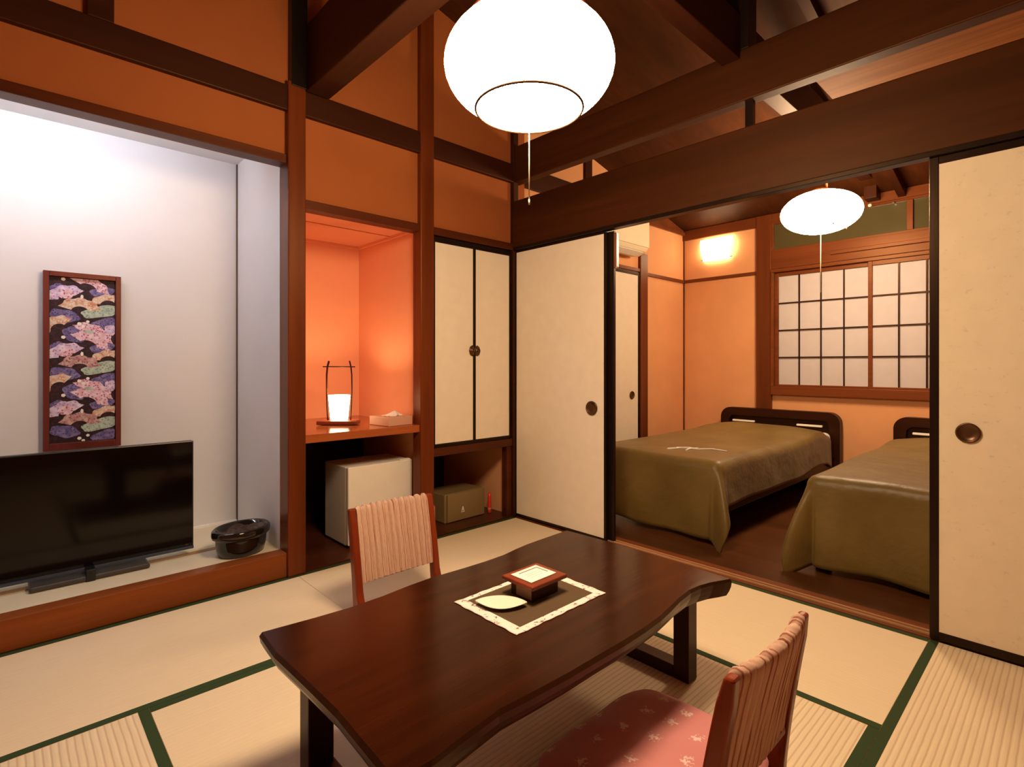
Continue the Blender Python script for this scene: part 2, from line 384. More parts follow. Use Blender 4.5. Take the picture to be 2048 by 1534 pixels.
fusuma(4, YN-.012, 3.46, 4.262, 0, 1.875, M['fusuma'], (4.136, .75), .028, -1, 'y', lab='narrow view of a cream sliding door in the bedroom side wall', hr=.036)

# ================================================================== TATAMI
GM = 'tatami mats on the main room floor'
HB = .027
def mat(x0, x1, y0, y1, axis, fine, lab):
    cx, cy = (x0+x1)/2, (y0+y1)/2
    t = thing('tatami_mat', lab, 'tatami mat', (cx, cy, -.03), 0, GM)
    hx, hy = (x1-x0)/2-.0007, (y1-y0)/2-.0007
    m = M['tat_'+axis+('s' if fine else '')]
    MB().box(-hx, hx, -hy, hy, 0, .03).build('mat_surface', m, t, .001)
    for s in (-1, 1):
        b = MB()
        if axis == 'x': b.box(-hx, hx, min(s*hy, s*(hy-HB)), max(s*hy, s*(hy-HB)), .03, .0312)
        else: b.box(min(s*hx, s*(hx-HB)), max(s*hx, s*(hx-HB)), -hy, hy, .03, .0312)
        b.build('border_strip', M['green'], t)
xb, yb0, yb1 = 1.787, .388, 1.911
YT = YL-.028
mat(1.03, 2.486, yb1, YT, 'x', True, 'tatami mat beneath the far chair in front of the cabinet')
mat(-.46, 1.03, yb1, YT, 'x', True, 'tatami mat lying along the alcove sill')
mat(xb, 2.512, yb0, yb1, 'y', True, 'tatami mat along the bedroom threshold, right of the table')
mat(.309, xb, 1.15, yb1, 'x', True, 'tatami mat under the alcove side of the table')
mat(.309, xb, yb0, 1.15, 'x', False, 'tatami mat under the pink seat cushion')
mat(-.436, .309, yb0, yb1, 'y', False, 'ridged tatami mat left of the table at the lower left of the view')
mat(1.03, 2.512, -.357, yb0, 'x', False, 'ridged tatami mat in front of the speckled sliding panel')
mat(-.46, 1.03, -.357, yb0, 'x', False, 'tatami mat under the viewer, south of the table')
mat(-1.19, -.46, -.357, YT, 'y', False, 'tatami mat along the west wall')
mat(WX+.01, 1.03, SY, -.357, 'x', False, 'tatami mat along the wall behind the viewer')
mat(1.03, 2.512, SY, -.357, 'x', False, 'tatami mat in the corner behind the viewer')

# ================================================================== PENDANT LAMPS
def ellipsoid_profile(a, b, zc, z0, z1, n=22):
    P_ = []
    for i in range(n+1):
        z = z0 + (z1-z0)*(.5-.5*math.cos(PI*i/n)); t = (z-zc)/b
        P_.append((a*math.sqrt(max(0, 1-t*t)), z))
    return P_
LX, LY = 1.080, 1.075
t = thing('pendant_lamp', 'large round white pendant lamp hanging over the low table', 'lamp', (LX, LY, 1.74))
g1 = glow('main_lamp_glow', WARM, L_MAIN)
prof = [(.0, -.004), (.08, -.002), (.13, .005), (.150, .012)] + ellipsoid_profile(.24, .15, .135, .014, .275)[0:]
MB().lathe(prof).build('lamp_shade', g1, t)
brass = plain('lamp_rim', (.05, .02, .004), .8, .1)
MB().torus((0, 0, .012), .152, .0034).build('lower_ring', brass, t)
MB().lathe([(.0, .238), (.174, .238), (.178, .25), (.150, .275), (.05, .315), (.02, .33), (0, .33)]).build('top_cap', M['rail_x'], t)  # unseen cap, made wide to hold back the lamp's upward light
MB().tube([(0, 0, .32), (0, 0, .60)], .004).build('suspension_cord', M['white'], t)
MB().lathe([(0, .628), (.035, .628), (.035, .61), (.02, .595), (0, .595)], (.0, 0, 0)).build('ceiling_rose', M['white'], t)
pc = MB().tube([(0, 0, -.003), (0, 0, -.245)], .0016, 6).tube([(0, 0, -.243), (0, 0, -.258)], .0022, 8).build('pull_cord', plain('cord_white', (.8, .7, .5), .6), t)
t = thing('pendant_lamp', 'smaller round white pendant lamp hanging above the beds', 'lamp', (4.0, 1.205, 1.915))
g2 = glow('bedroom_lamp_glow', WARM2, L_BED)
MB().lathe(ellipsoid_profile(.245, .140, .140, .0, .28)).build('lamp_shade', g2, t)
MB().lathe([(0, .272), (.06, .272), (.06, .287), (.03, .305), (0, .305)]).build('top_cap', M['bedrail'], t)
MB().tube([(0, -.035, .30), (0, -.035, .55)], .008).build('suspension_cord', M['bedrail'], t)
MB().tube([(0, 0, 0), (0, 0, -.40)], .0022, 6).build('pull_cord', plain('cord_cream', (.8, .6, .35), .6), t)
for a in (-2.4, -.9):
    MB().tube([(.16*math.cos(a), .16*math.sin(a), .038), (.165*math.cos(a), .165*math.sin(a), .018)], .004, 8).build('clip', M['bronze'], t)

# ================================================================== WALL LAMP
t = thing('wall_lamp', 'glowing white glass wall lamp in the bedroom corner', 'lamp', (XE-.0, 2.455, 2.055))
def sconce(u, v):
    y = -.165+.33*u; bow = .085*(1-(2*u-1)**2*.35)*(.35+.65*v)
    return (-.02-bow*math.sin(PI*(.15+.8*v)), y*(.82+.18*v), .215*v)
MB().grid(sconce, 14, 10).build('lamp_shade', glow('sconce_glow', (1, .76, .47), L_SCONCE), t, 0, .006)
MB().box(-.02, 0, -.12, .12, .04, .19).build('back_plate', M['white'], t, .003)
for y in (-.15, .14): MB().tube([(-.01, y, .02), (-.075, y*.92, .005)], .004, 8).build('bracket', M['bronze'], t)

# ================================================================== ALCOVE TUBE LIGHT
t = thing('fluorescent_light', 'cool white tube light tucked behind the alcove lintel', 'lamp', (.12, 2.80, 2.09))
MB().box(-.50, .50, -.03, .03, .06, .11).build('fixture_body', M['sheet'], t, .004)
MB().tube([(-.47, 0, .032), (.47, 0, .032)], .013, 12).build('tube', glow('tube_glow', COOL, L_TUBE), t)
for s in (-1, 1): MB().box(s*.485-.012, s*.485+.012, -.018, .018, .012, .062).build('end_cap', M['white'], t, .002)

# ================================================================== PICTURE
t = thing('framed_textile', 'tall wooden framed dark textile with pink and lilac fans on the alcove wall', 'picture', (.274, 3.37, 1.045), 0)
hw, hh = .150, .430
fm = wood('picture_frame_wood', (.12, .022, .018), (.16, .035, .025), 'z', .35)
f = MB().box(-hw, -hw+.022, -.012, .022, -hh, hh).box(hw-.022, hw, -.012, .022, -hh, hh).box(-hw+.022, hw-.022, -.012, .022, hh-.024, hh).box(-hw+.022, hw-.022, -.012, .022, -hh, -hh+.034)
f.build('frame', fm, t, .002)
def floral(name, c1, c2, c3):
    m, N, L, b = base(name, c1, .6, .3)
    v = coords(N, L); vo = N.new('ShaderNodeTexVoronoi'); vo.inputs['Scale'].default_value = 95; L.new(v, vo.inputs['Vector'])
    c = mixcol(N, L, ramp(N, L, noise(N, L, v, 45, 4), .42, .62), c1, c2)
    c = mixcol(N, L, ramp(N, L, vo.outputs['Distance'], .45, .25), c, c3)
    L.new(c, b.inputs['Base Color']); return m
pm = [floral('textile_dark', (.022, .006, .010), (.05, .012, .02), (.012, .006, .008)),
      floral('textile_pink', (.66, .40, .46), (.78, .62, .70), (.40, .10, .18)),
      floral('textile_lilac', (.55, .42, .62), (.75, .66, .78), (.40, .20, .34)),
      floral('textile_purple', (.12, .09, .24), (.22, .17, .34), (.06, .05, .14)),
      floral('textile_cream', (.66, .52, .40), (.55, .22, .12), (.72, .62, .52)),
      floral('textile_green', (.34, .44, .36), (.48, .55, .45), (.20, .27, .22)),
      floral('textile_rose', (.42, .20, .20), (.55, .38, .33), (.25, .08, .09)),
      floral('textile_white', (.85, .78, .74), (.80, .70, .66), (.85, .78, .74))]
c = MB().box(-hw+.018, hw-.018, .004, .012, -hh+.03, hh-.02)
x0c, x1c, z0c, z1c = -hw+.024, hw-.024, hh-.026, -hh+.036
def blob(u, v, ru, rv, ang, mi, lev, kind='fan'):
    """u,v in 0..1 from the top left of the cloth"""
    W, Hh = x1c-x0c, z0c-z1c; pts = []
    n = 26
    for i in range(n):
        a = 2*PI*i/n
        if kind == 'fan':
            if i < 17:
                th = PI*(.08 + .84*i/16); r = 1+.06*math.sin(9*th); px_, pz_ = r*math.cos(th), r*math.sin(th)
            else:
                th = PI*(.92-.84*(i-17)/8); px_, pz_ = .42*math.cos(th), .42*math.sin(th)-.05
        else:
            r = 1+.08*math.sin(5*a+u*9); px_, pz_ = r*math.cos(a), r*math.sin(a)
        X = px_*ru*1.16; Z = pz_*rv*1.12
        X, Z = X*math.cos(ang)-Z*math.sin(ang), X*math.sin(ang)+Z*math.cos(ang)
        x = min(max(x0c+u*W+X, x0c), x1c); z = min(max(z0c-v*Hh+Z, z1c), z0c)
        pts.append((x, z))
    vs = [c.bm.verts.new((p[0], .0035-.0002*lev, p[1])) for p in pts]
    ctr = c.bm.verts.new((sum(p[0] for p in pts)/n, .0035-.0002*lev, sum(p[1] for p in pts)/n))
    if kind == 'fan':
        for i in range(8):   # quads between outer and inner arcs
            o0, o1, o2 = i*2, i*2+1, i*2+2; q0 = 17+8-(16-o0)//2 if 0 else 25-(16-o0)//2
            ii0 = 25-i; ii1 = 24-i
            if ii1 < 17: ii1 = 17
            try:
                ff = c.bm.faces.new([vs[o0], vs[o1], vs[o2], vs[ii1], vs[ii0]] if ii0 != ii1 else [vs[o0], vs[o1], vs[o2], vs[ii1]]); ff.material_index = mi
            except Exception: pass
        c.bm.verts.remove(ctr)
    else:
        for i in range(n):
            ff = c.bm.faces.new((vs[i], vs[(i+1) % n], ctr)); ff.material_index = mi
lev = 0
for rep in range(3):
    dv = rep*.352
    cc = [(.12, .07, .030, .022, .3, 3, 'b'), (.80, .07, .045, .020, .2, 3, 'b'), (.22, .23, .050, .026, -.2, 3, 'b'), (.85, .27, .055, .024, .3, 3, 'b'),
          (.25, .125, .066, .056, .35, 2, 'f'), (.58, .055, .075, .052, -.45, 1, 'f'), (.88, .145, .062, .042, .2, 4, 'f'), (.80, .195, .075, .025, .25, 5, 'b'),
          (.45, .20, .072, .058, -.05, 4 if rep == 0 else 6, 'f'), (.12, .31, .062, .052, .55, 4, 'f'), (.62, .36, .078, .058, -.5, 1, 'f'), (.36, .345, .040, .030, -.6, 3, 'b'),
          (.93, .31, .022, .024, 0, 2, 'b'), (.58, .335, .020, .014, 0, 5, 'b'), (.44, .277, .007, .007, 0, 7, 'b'), (.50, .292, .006, .006, 0, 7, 'b'), (.57, .262, .006, .006, 0, 7, 'b'), (.20, .01, .007, .007, 0, 7, 'b'), (.48, .11, .005, .009, 0, 7, 'b'), (.25, .10, .026, .020, .3, 1, 'b')]
    for (u, v, ru, rv, an, mi, k) in cc:
        if v+dv < 1.0:
            lev += 1; blob(u, v+dv, ru, rv, an, mi, lev*.35, 'fan' if k == 'f' else 'blob')
c.build('textile', pm, t)

# ================================================================== TELEVISION
t = thing('television', 'black flat screen television standing on the alcove floor', 'television', (.235, 2.93, .11))
x0, x1, z0, z1 = -.50, .419, .035, .552
MB().box(x0, x1, 0, .035, z0, z1).build('housing', M['blackp'], t, .004)
MB().box(x0+.006, x1-.006, -.002, .001, z0+.016, z1-.006).build('screen', M['tvscreen'], t)
MB().box(x0, x1, -.006, .002, z0, z0+.014).build('lower_bezel', plain('dark_bezel', (.03, .045, .08), .2, .6), t, .002)
MB().box(.008, .040, -.060, .0, .0, z0+.016).build('stand_neck', M['blackp'], t, .003)
MB().box(-.172, .236, -.055, .085, 0, .024).build('stand_base', plain('stand_grey', (.05, .043, .035), .4), t, .010, 0, 3)
MB().box(x1-.035, x1-.022, -.0035, -.002, z0+.022, z0+.027).build('badge', M['bronze'], t)

# ================================================================== BRAZIER POT
t = thing('brazier', 'black glazed oval pot at the right end of the alcove floor', 'pot', (.835, 2.815, .11), math.radians(20))
pr_ = [(0, 0), (.095, 0), (.108, .006), (.118, .04), (.121, .080), (.124, .088), (.137, .092), (.140, .104), (.138, .122), (.128, .130), (.118, .126), (.108, .105), (.085, .082), (0, .078)]
o = MB().lathe(pr_, sx=1.0, sy=.80).build('pot_body', M['pot'], t)
def ashf(u, v):
    a = 2*PI*v; r = .107*u
    return (1.06*r*math.cos(a), .85*r*math.sin(a), .109+.010*math.sin(5*a+8*u)*u+.012*math.sin(23*u+3*a)*(1-u))
MB().grid(ashf, 12, 40).build('ash', M['ash'], t)

# ================================================================== NICHE COUNTER, LANTERN, TISSUES
o = MB().box(1.05, NX, YL-.02, NB, .635, .677).build('niche_counter', M['counter'], None, .003)
tag(o, 'glossy reddish wooden counter board across the lantern niche', 'counter')
t = thing('table_lantern', 'small glowing lantern with dark stick handle on the niche counter', 'lantern', (1.415, 2.975, .677), math.radians(-43))
o = MB().prism([(-.115, -.060), (-.05, -.068), (.06, -.066), (.112, -.058), (.116, .03), (.10, .062), (-.02, .066), (-.112, .058)], .004, .026).build('tray', wood('tray_wood', (.22, .05, .02), (.3, .07, .03), 'x', .3), t, .006)
lg = glow('lantern_shade_glow', (1, .72, .42), L_SHADE)
sh = MB().lathe([(.050, .032), (.054, .08), (.062, .172)], n=40).build('lamp_shade', lg, t, 0, .0015)
MB().torus((0, 0, .160), .0625, .0016, 48, 8).build('upper_hoop', M['bedwood'], sh)
for s in (-1, 1):
    pts = [(s*.066, 0, .024), (s*.070, 0, .10), (s*.073, .002, .20), (s*.073, 0, .29), (s*.069, -.001, .335), (s*.060, 0, .372)]
    MB().tube(pts, .0052 if s < 0 else .0035, 8, r2=.006 if s < 0 else .0045).build('upright', M['bedwood'], t)
MB().tube([(-.094, -.004, .3385), (.094, -.004, .3375)], .0032, 8).build('crossbar', M['bedwood'], t)
MB().lathe([(0, .122), (.010, .126), (.013, .135), (.010, .144), (0, .148)], n=20).build('bulb', glow('bulb_glow', (1, .66, .36), L_BULB), t)
t = thing('tissue_box', 'light wooden tissue box on the niche counter beside the post', 'tissue box', (1.640, 2.755, .677), math.radians(6))
MB().box(-.085, .085, -.075, .11, 0, .052).build('box_body', plain('box_card', (.66, .36, .24), .6), t, .004)
def tis(u, v):
    x = -.055+.11*u; y = -.025+.07*v
    return (x, y+.008*math.sin(9*u), .053+.032*math.exp(-((u-.65)/.28)**2)*(1-abs(2*v-1)**1.5)+.003*math.sin(13*u+5*v))
MB().grid(tis, 16, 12).build('tissue', M['sheet'], t, 0, .001)

# ================================================================== FRIDGE
t = thing('mini_fridge', 'compact white refrigerator under the niche counter', 'refrigerator', (1.578, 2.77, .006))
MB().box(-.207, .205, .035, .30, .012, .450).build('body', M['white'], t, .005)
MB().box(-.208, .206, 0, .032, .018, .452).build('door', M['white'], t, .006, 0, 3)
MB().box(.12, .19, .002, .03, .4525, .458).build('hinge_cover', M['white'], t, .002)
for sx in (-.18, .18):
    for sy in (.06, .26): MB().lathe([(0, 0), (.012, 0), (.012, .012), (0, .012)], (sx, sy, 0), 12).build('foot', M['blackp'], t)

# ================================================================== CABINET WITH TWO DOORS
t = thing('wall_cabinet', 'built in cabinet with two cream doors beside the corner', 'cabinet', (2.163, YL, .527))
cb = MB().box(-.325, -.312, -.005, .40, 0, 1.27).box(.312, .325, -.005, .40, 0, 1.27).box(-.312, .312, -.005, .40, 0, .012).box(-.312, .312, -.005, .40, 1.245, 1.27).box(-.312, .312, .39, .40, .012, 1.245)
cb.build('cabinet_frame', M['black'], t, .002)
for s in (-1, 1):
    a, b = (-.312, -.001) if s < 0 else (.001, .312)
    dr = MB().box(a+.008, b-.008, -.010, .010, .022, 1.236).build('cabinet_door', M['fusuma'], t)
    MB().box(a, a+.010, -.013, .012, .013, 1.244).box(b-.010, b, -.013, .012, .013, 1.244).box(a+.010, b-.010, -.013, .012, .013, .024).box(a+.010, b-.010, -.013, .012, 1.233, 1.244).build('door_edge', M['black'], dr, .0015)
    k = MB(); k.lathe([(0, 0), (.024, 0), (.026, .003), (.018, .007), (.008, .010), (.006, .018), (.010, .024), (0, .026)], n=8)
    bmesh.ops.transform(k.bm, matrix=Matrix.Translation((s*.020, -.012, .588)) @ Matrix.Rotation(PI/2, 4, 'X') @ Matrix.Scale(1.35, 4, (0, 1, 0)), verts=k.bm.verts)
    k.build('door_pull', M['bronze'], dr)

# ================================================================== RECESS UNDER THE CABINET
t = thing('safe_box', 'small olive metal safe in the recess under the cabinet', 'safe', (2.205, 2.80, .006), math.radians(2))
MB().box(-.165, .165, 0, .22, 0, .185).build('body', M['safe'], t, .006)
sd = MB().box(-.150, .168, -.014, -.001, .004, .182).build('door', M['safe'], t, .004)
k = MB()
k.prism([(-.036, .062), (-.028, .090), (-.022, .090), (-.014, .062), (-.020, .062), (-.0225, .070), (-.0275, .070), (-.030, .062)], -.0155, -.0142, 'y').box(-.040, -.010, -.0155, -.0142, .054, .058)
k.build('emblem', M['sheet'], sd)
t = thing('flashlight', 'red torch standing upright beside the olive safe', 'torch', (2.425, 2.80, .006))
MB().lathe([(0, 0), (.012, 0), (.013, .006), (.012, .10), (.010, .135), (0, .14)], n=20).build('barrel', M['redp'], t)
MB().lathe([(.0135, .02), (.0145, .022), (.0145, .034), (.0135, .036)], n=20).build('grip_ring', M['pinkp'], t)
o = MB().lathe([(0, 0), (.036, 0), (.040, .01), (.040, .135), (.030, .155), (0, .16)], (1.905, 2.775, .006), 28).build('canister', M['pinkp'])
tag(o, 'salmon coloured canister half hidden behind the post left of the safe', 'canister')

# ================================================================== AIR CONDITIONER
t = thing('air_conditioner', 'cream wall air conditioner above the bedroom side door', 'air conditioner', (3.76, YN, 2.04))
MB().prism([(0, -.03), (-.10, -.045), (-.175, -.015), (-.197, .012), (-.20, .27), (-.18, .285), (0, .285)], -.37, .37, 'x').build('body', M['cream'], t, .005)
MB().box(-.372, .372, -.206, -.200, .016, .272).build('front_panel', M['cream'], t, .003)
MB().prism([(-.105, -.046), (-.17, -.020), (-.173, -.026), (-.108, -.052)], -.32, .32, 'x').build('louver', M['white'], t)
t = thing('curtain_pole', 'thin pole with a bright end knob below the far ceiling beam', 'pole', (XE-.06, .55, 2.305))
MB().tube([(0, -1.0, 0), (0, .60, 0)], .008, 10).build('rod', M['bedrail'], t)
MB().lathe([(0, -.014), (.014, -.008), (.014, .008), (0, .014)], (0, .61, 0), 16).build('end_knob', M['sheet'], t)
MB().box(-.006, .034, .45, .462, -.01, .01).build('bracket', M['bronze'], t)

# ================================================================== LOW TABLE
TZ = .35
t = thing('low_table', 'low dark wooden table with wavy natural edge in the middle of the room', 'table', (1.07, 1.10, 0))
near = [(.46, .765), (.53, .762), (.60, .772), (.704, .783), (.80, .776), (.90, .771), (1.0, .770), (1.10, .768), (1.197, .770), (1.28, .776), (1.346, .786), (1.42, .799), (1.495, .806), (1.55, .801), (1.60, .788), (1.64, .770), (1.668, .760)]
far = [(1.668, 1.442), (1.60, 1.440), (1.50, 1.437), (1.43, 1.434), (1.356, 1.424), (1.29, 1.412), (1.20, 1.409), (1.11, 1.412), (.98, 1.420), (.90, 1.416), (.80, 1.404), (.70, 1.400), (.60, 1.408), (.52, 1.418), (.468, 1.424)]
left = [(.460, 1.30), (.466, 1.15), (.470, 1.0), (.464, .86)]
out = [(x-1.07, y-1.10) for x, y in near + [(1.676, .9), (1.680, 1.1), (1.676, 1.3)] + far + left]
tb = MB(); n = len(out)
def inset(p, d): 
    v = Vector(p); L_ = v.length; return (v.x*(1-d/L_), v.y*(1-d/L_))
lay = [(0, TZ), (-.004, TZ-.010), (-.001, TZ-.026), (.006, TZ-.040), (.016, TZ-.052)]
rings = [[tb.bm.verts.new((*inset(p, d), z)) for p in out] for d, z in [(.003, TZ)] + lay[1:]]
tf = tb.bm.faces.new(rings[0]); tf.material_index = 0
tb.bm.faces.new(rings[-1][::-1]).material_index = 0
for A, B in zip(rings, rings[1:]):
    for i in range(n):
        ff = tb.bm.faces.new((A[i], A[(i+1) % n], B[(i+1) % n], B[i])); ff.material_index = 1
tb.build('tabletop', [M['table'], M['tedge']], t)
for X0, X1 in ((.535, .600), (1.590, 1.645)):
    a, b = X0-1.07, X1-1.07; Y0, Y1 = .862-1.10, 1.345-1.10
    MB().box(a, b, Y0, Y0+.055, .0012, TZ-.05).build('leg', M['bedwood'], t, .003)
    MB().box(a, b, Y1-.055, Y1, .0012, TZ-.05).build('leg', M['bedwood'], t, .003)
    MB().box(a, b, Y0+.055, Y1-.055, .0012, .042).build('bottom_rail', M['bedwood'], t, .003)
    MB().box(a, b, Y0+.055, Y1-.055, TZ-.085, TZ-.05).build('top_rail', M['bedwood'], t, .003)
MB().box(.600-1.07, 1.590-1.07, -.03, .03, TZ-.085, TZ-.052).build('stretcher', M['bedwood'], t, .003)

# placemat and what stands on it
t = thing('placemat', 'brown cloth placemat with a white floral border on the low table', 'placemat', (1.109, 1.0945, TZ+.0008))
hx, hy = .182, .1285
m_, N_, L_, b_ = base('mat_border', (.80, .74, .70), .8, .2)
nn = noise(N_, L_, coords(N_, L_), 55, 5, .7)
L_.new(mixcol(N_, L_, ramp(N_, L_, nn, .57, .63), (.80, .74, .70), (.18, .12, .10)), b_.inputs['Base Color'])
def wob(a): return .0010*math.sin(a*61)+.0010*math.sin(a*137)
def matf(u, v):
    x = -hx+2*hx*u; y = -hy+2*hy*v
    if u in (0, 1): x += wob(y)
    if v in (0, 1): y += wob(x)
    return (x, y, 0)
MB().grid(matf, 60, 44).build('border', m_, t, 0, .0012).location.z = .0014
MB().box(-hx+.034, hx-.030, -hy+.024, hy-.020, .0010, .0022).build('centre_panel', M['cloth_brown'], t)
PZ = TZ+.0032
t = thing('wooden_box', 'small dark wooden box with wide square lid on the placemat', 'box', (1.139, 1.111, PZ))
MB().box(-.055, .055, -.045, .045, 0, .040).build('box_body', M['bedwood'], t, .003)
MB().box(-.0562, -.055, -.042, .020, .004, .038).build('paper_band', M['kraft'], t)
MB().box(-.074, .074, -.064, .064, .040, .052).build('lid', M['chair'], t, .003)
CZ = PZ+.0525
t = thing('card', 'square white card with a grey line lying on the wooden box', 'card', (1.1395, 1.115, CZ), math.radians(1))
MB().box(-.054, .054, -.042, .043, 0, .0012).build('card_sheet', M['cardw'], t)
MB().box(-.034, .044, .026, .030, .0012, .0016).box(.040, .044, -.018, .026, .0012, .0016).build('printed_line', M['ink'], t)
MB().box(-.030, .034, .008, .0092, .0012, .0015).box(-.030, .034, -.004, -.0028, .0012, .0015).box(-.030, .020, -.016, -.0148, .0012, .0015).build('printed_text', plain('pale_ink', (.62, .60, .66), .6), t)
t = thing('leaf_plate', 'cream leaf shaped dish at the corner of the placemat', 'dish', (1.006, 1.112, PZ), math.atan2(1.057-1.165, 1.055-.957))
def leaf(u, v):
    x = -.073+.146*u; w_ = .042*math.sin(PI*min(max(u, 0.001), .999))**.8
    y = w_*(2*v-1); return (x, y, .003+.006*(2*v-1)**2+.004*abs(2*u-1)**2)
MB().grid(leaf, 30, 12).build('dish', M['leaf'], t, 0, .002)
t.children[0].location.z = .0005

# ================================================================== CHAIRS
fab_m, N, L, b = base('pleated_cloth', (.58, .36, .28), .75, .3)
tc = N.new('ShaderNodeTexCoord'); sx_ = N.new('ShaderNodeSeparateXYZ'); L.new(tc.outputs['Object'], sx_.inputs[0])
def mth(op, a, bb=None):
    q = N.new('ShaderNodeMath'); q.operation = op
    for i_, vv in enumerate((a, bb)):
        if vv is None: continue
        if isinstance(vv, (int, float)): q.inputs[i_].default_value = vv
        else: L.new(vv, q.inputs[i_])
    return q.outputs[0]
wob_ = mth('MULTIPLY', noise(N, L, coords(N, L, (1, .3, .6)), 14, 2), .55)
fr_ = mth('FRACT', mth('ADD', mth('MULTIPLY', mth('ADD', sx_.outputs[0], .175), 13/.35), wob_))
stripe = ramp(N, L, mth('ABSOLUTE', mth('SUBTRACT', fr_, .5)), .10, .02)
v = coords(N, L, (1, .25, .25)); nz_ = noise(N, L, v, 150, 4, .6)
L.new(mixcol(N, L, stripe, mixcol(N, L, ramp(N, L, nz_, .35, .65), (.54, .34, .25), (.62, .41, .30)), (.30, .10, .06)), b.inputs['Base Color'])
def make_chair(lab, loc, rz):
    t = thing('floor_chair', lab, 'chair', loc, rz, 'legless floor chairs at the low table')
    W = .205; TH = .43
    def backy(z, u=0):   # lean and dish of the backrest; u is -1..1 across
        return -.066*(z/TH)**1.3 - .020*(1-u*u)*(z/TH)
    for s in (-1, 1):
        pf, pb = [], []
        for i in range(9):
            z = .0012+(TH-.0012)*i/8; th = .034-.012*(i/8)
            if i == 8: th *= .55; z = TH+.002
            th += .008; y = backy(z, 1); pf.append((y+th*.5+(.012 if i < 2 else 0), z)); pb.append((y-th*.6, z))
        mb = MB().prism(pf + pb[::-1], s*W-(0 if s > 0 else -0)-.0, s*(W-.032), 'x')
        mb.build('back_post', M['chair'], t, .007, 0, 3)
        MB().box(min(s*W, s*(W-.032)), max(s*W, s*(W-.032)), .015, .40, .0012, .030).build('side_rail', M['chair'], t, .006)
    MB().box(-W+.032, W-.032, .03, .41, .018, .034).build('seat', M['chair'], t, .006)
    Z0 = .138; ai = W-.030
    def bk(u, v):
        # wrap: v 0..1 goes up the front, over the top and down the rear
        x = -ai+2*ai*u; uu = 2*u-1
        ph_ = u*13+.10*math.sin(6*v+3*u)+.12*math.sin(23*u); pl = .0105*abs(math.sin(PI*ph_))**.4-.006 + .0006*math.sin(u*157+4*v)
        th = .012
        if v < .44: z = Z0+(TH-.016-Z0)*v/.44; off = th
        elif v > .56: z = TH-.016-(TH-.016-Z0)*(v-.56)/.44; off = -th
        else:
            a = PI*(v-.44)/.12; z = TH-.016+(.018+.003*math.sin(u*60))*math.sin(a); off = th*math.cos(a)
        y = backy(z, uu)+off+(pl if off > 0 else -pl)
        return (x, y, z + (pl if .44 <= v <= .56 else 0))
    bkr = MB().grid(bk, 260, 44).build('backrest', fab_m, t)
    MB().box(-ai, ai, backy(Z0)-.013, backy(Z0)+.009, Z0-.006, Z0+.012).build('lower_rail', M['chair'], t, .004)
    return t
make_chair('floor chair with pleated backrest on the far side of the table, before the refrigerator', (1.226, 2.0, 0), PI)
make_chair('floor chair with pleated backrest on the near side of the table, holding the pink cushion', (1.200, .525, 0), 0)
# seat cushion
pk, N, L, b = base('pink_cushion_cloth', (.62, .22, .20), .8, .25)
b.inputs['Sheen Weight'].default_value = .15
v = coords(N, L); vo = N.new('ShaderNodeTexVoronoi'); vo.voronoi_dimensions = '2D'; vo.inputs['Scale'].default_value = 11.5; vo.inputs['Randomness'].default_value = .35; L.new(v, vo.inputs['Vector'])
fl = noise(N, L, v, 120, 3, .7)
mm = N.new('ShaderNodeMath'); mm.operation = 'ADD'; L.new(vo.outputs['Distance'], mm.inputs[0]); L.new(fl, mm.inputs[1])
L.new(mixcol(N, L, ramp(N, L, mm.outputs[0], .63, .57), (.60, .23, .23), (.82, .60, .56)), b.inputs['Base Color'])
bump(N, L, b, noise(N, L, v, 7, 3), .5, .02)
def cush(top):
    def f_(u, v):
        a, c_ = 2*u-1, 2*v-1
        def sq(p, q): return p*math.sqrt(max(0, 1-.27*(q*q*p*p)**2))
        x, y = .255*sq(a, c_)*(1-.05*(1-c_*c_)*abs(a)**3*0), .205*sq(c_, a)
        e = (1-abs(a)**4)*(1-abs(c_)**4)
        return (x, y, (.030+.034*e**.6+.002*math.sin(9*a+4*c_)) if top else .030-.026*e**.4)
    return f_
t = thing('seat_cushion', 'pink patterned cushion lying on the near floor chair', 'cushion', (1.145, .712, .0352), math.radians(-1))
MB().grid(cush(True), 40, 40).grid(cush(False), 40, 40).build('cover', pk, t)

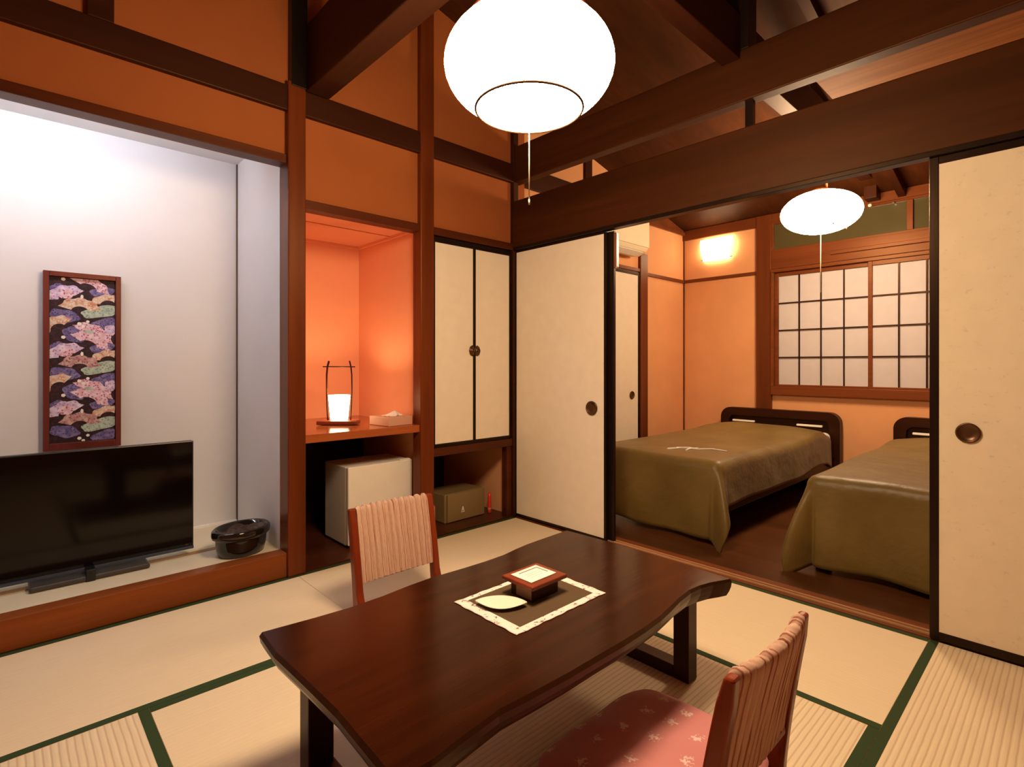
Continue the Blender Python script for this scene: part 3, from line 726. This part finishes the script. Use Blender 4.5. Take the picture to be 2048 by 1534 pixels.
# ================================================================== BEDS
blm, N, L, b = base('olive_coverlet_cloth', (.14, .098, .026), .45, .45)
b.inputs['Sheen Weight'].default_value = .1; b.inputs['Sheen Roughness'].default_value = .4
v = coords(N, L); n1 = noise(N, L, v, 3.2, 4)
L.new(mixcol(N, L, ramp(N, L, n1, .35, .7), (.13, .083, .017), (.18, .120, .027)), b.inputs['Base Color'])
bump(N, L, b, noise(N, L, v, 5, 5), .5, .03)
BT = .475
def bed_surface(x, y, seed=0):
    """height of the covered mattress at local x (0 foot .. 2.0 head), y (-.46 .. .46)"""
    z = BT + .004*math.sin(5*x+3*y+seed) + .003*math.sin(11*y-4*x)
    z += .055*math.exp(-((x-1.66)/.20)**2)*(1-abs(y/.5)**3 if abs(y) < .5 else 0)
    z -= .05*max(0, (x-1.83)/.2)
    return z
def make_bed(lab, loc, seed=0):
    t = thing('bed', lab, 'bed', loc, 0, 'single beds in the bedroom')
    MB().box(.03, 2.06, -.46, .46, .17, .27).build('bed_frame', M['bedwood'], t, .006)
    for x in (.07, 1.95):
        for s in (-1, 1): MB().box(x-.03, x+.03, s*.40-.03, s*.40+.03, 0, .17).build('leg', M['bedwood'], t, .004)
    MB().box(.02, 2.04, -.45, .45, .272, BT-.012).build('mattress', M['sheet'], t, .04, 0, 4)
    # headboard with rounded top corners and a raised rim
    def rr(hw_, z0_, z1_, r, n=8):
        P_ = [(-hw_, z0_), (hw_, z0_)]
        for i in range(n+1): a = PI/2*i/n; P_.append((hw_-r+r*math.cos(a), z1_-r+r*math.sin(a)))
        for i in range(n+1): a = PI/2+PI/2*i/n; P_.append((-hw_+r+r*math.cos(a), z1_-r+r*math.sin(a)))
        return P_
    MB().prism(rr(.505, 0, .625, .09), 2.11, 2.14, 'x').build('headboard', M['bedwood'], t, .004)
    o_, i_ = rr(.505, 0, .625, .09), rr(.425, 0, .555, .05)
    q = MB(); k = len(o_)
    A = [[q.bm.verts.new((x, *p)) for p in pts] for x in (2.06, 2.11) for pts in (o_, i_)]
    for j in range(1, k):
        a_, b_ = j, (j+1) % k
        q.bm.faces.new((A[0][a_], A[0][b_], A[1][b_], A[1][a_])); q.bm.faces.new((A[2][a_], A[2][b_], A[3][b_], A[3][a_]))
        q.bm.faces.new((A[0][a_], A[0][b_], A[2][b_], A[2][a_])); q.bm.faces.new((A[1][a_], A[1][b_], A[3][b_], A[3][a_]))
    q.build('headboard_rim', M['bedwood'], t)
    for s in (-1, 1): MB().box(2.03, 2.058, s*.28-.10, s*.28+.10, .50, .516).build('pillow_edge', M['sheet'], t, .004)
    # coverlet
    R_ = .055; LQ = R_*PI/2; FD, SD = .42, .235
    Lx, hwid = 1.96, .47
    def cov(u, v):
        a = -FD + (Lx+FD)*u          # distance from foot edge, negative hangs
        sd = (hwid+SD)*(2*v-1)       # across
        s = 1 if sd >= 0 else -1; bo = abs(sd)-(hwid-R_); ao = -(a-R_)
        x = max(a, R_); y = s*min(abs(sd), hwid-R_)
        zt = bed_surface(x, y, seed)
        ao, bo = max(ao, 0), max(bo, 0); r = math.hypot(ao, bo)
        if r == 0: return (x, y, zt)
        ph = math.atan2(bo, ao)
        hd = R_*math.sin(min(r, LQ)/R_); zd = R_*(1-math.cos(min(r, LQ)/R_)); ex = max(0, r-LQ)
        both = math.sin(2*ph) if (ao > 0 and bo > 0) else 0
        flare = .04*ex + both**2*.50*ex*(1-.9*ex)
        wv_ = .030*math.sin((sd*15 if bo <= 0 else x*11 if ao <= 0 else 9*ph)+seed+.8)*min(1, ex/.25)*(.35 if bo > 0 and ao <= 0 else 1)
        h = hd+flare+wv_*.6
        if ao <= 0: ph = PI/2
        if bo <= 0: ph = 0
        return (x-h*math.cos(ph), y+s*h*math.sin(ph), zt-zd-ex*(1-.06*both))
    c_ = MB().grid(cov, 110, 90).build('coverlet', blm, t, 0, .008)
    mo = MB()  # white strokes modelled in place of light reflections on the satin coverlet
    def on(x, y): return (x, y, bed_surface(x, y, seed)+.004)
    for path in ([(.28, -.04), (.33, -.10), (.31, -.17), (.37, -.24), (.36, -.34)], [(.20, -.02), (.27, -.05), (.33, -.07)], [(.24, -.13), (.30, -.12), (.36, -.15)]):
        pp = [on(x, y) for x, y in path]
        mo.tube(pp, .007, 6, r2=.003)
    mo.build('painted_glints', M['sheet'], c_)
    return t
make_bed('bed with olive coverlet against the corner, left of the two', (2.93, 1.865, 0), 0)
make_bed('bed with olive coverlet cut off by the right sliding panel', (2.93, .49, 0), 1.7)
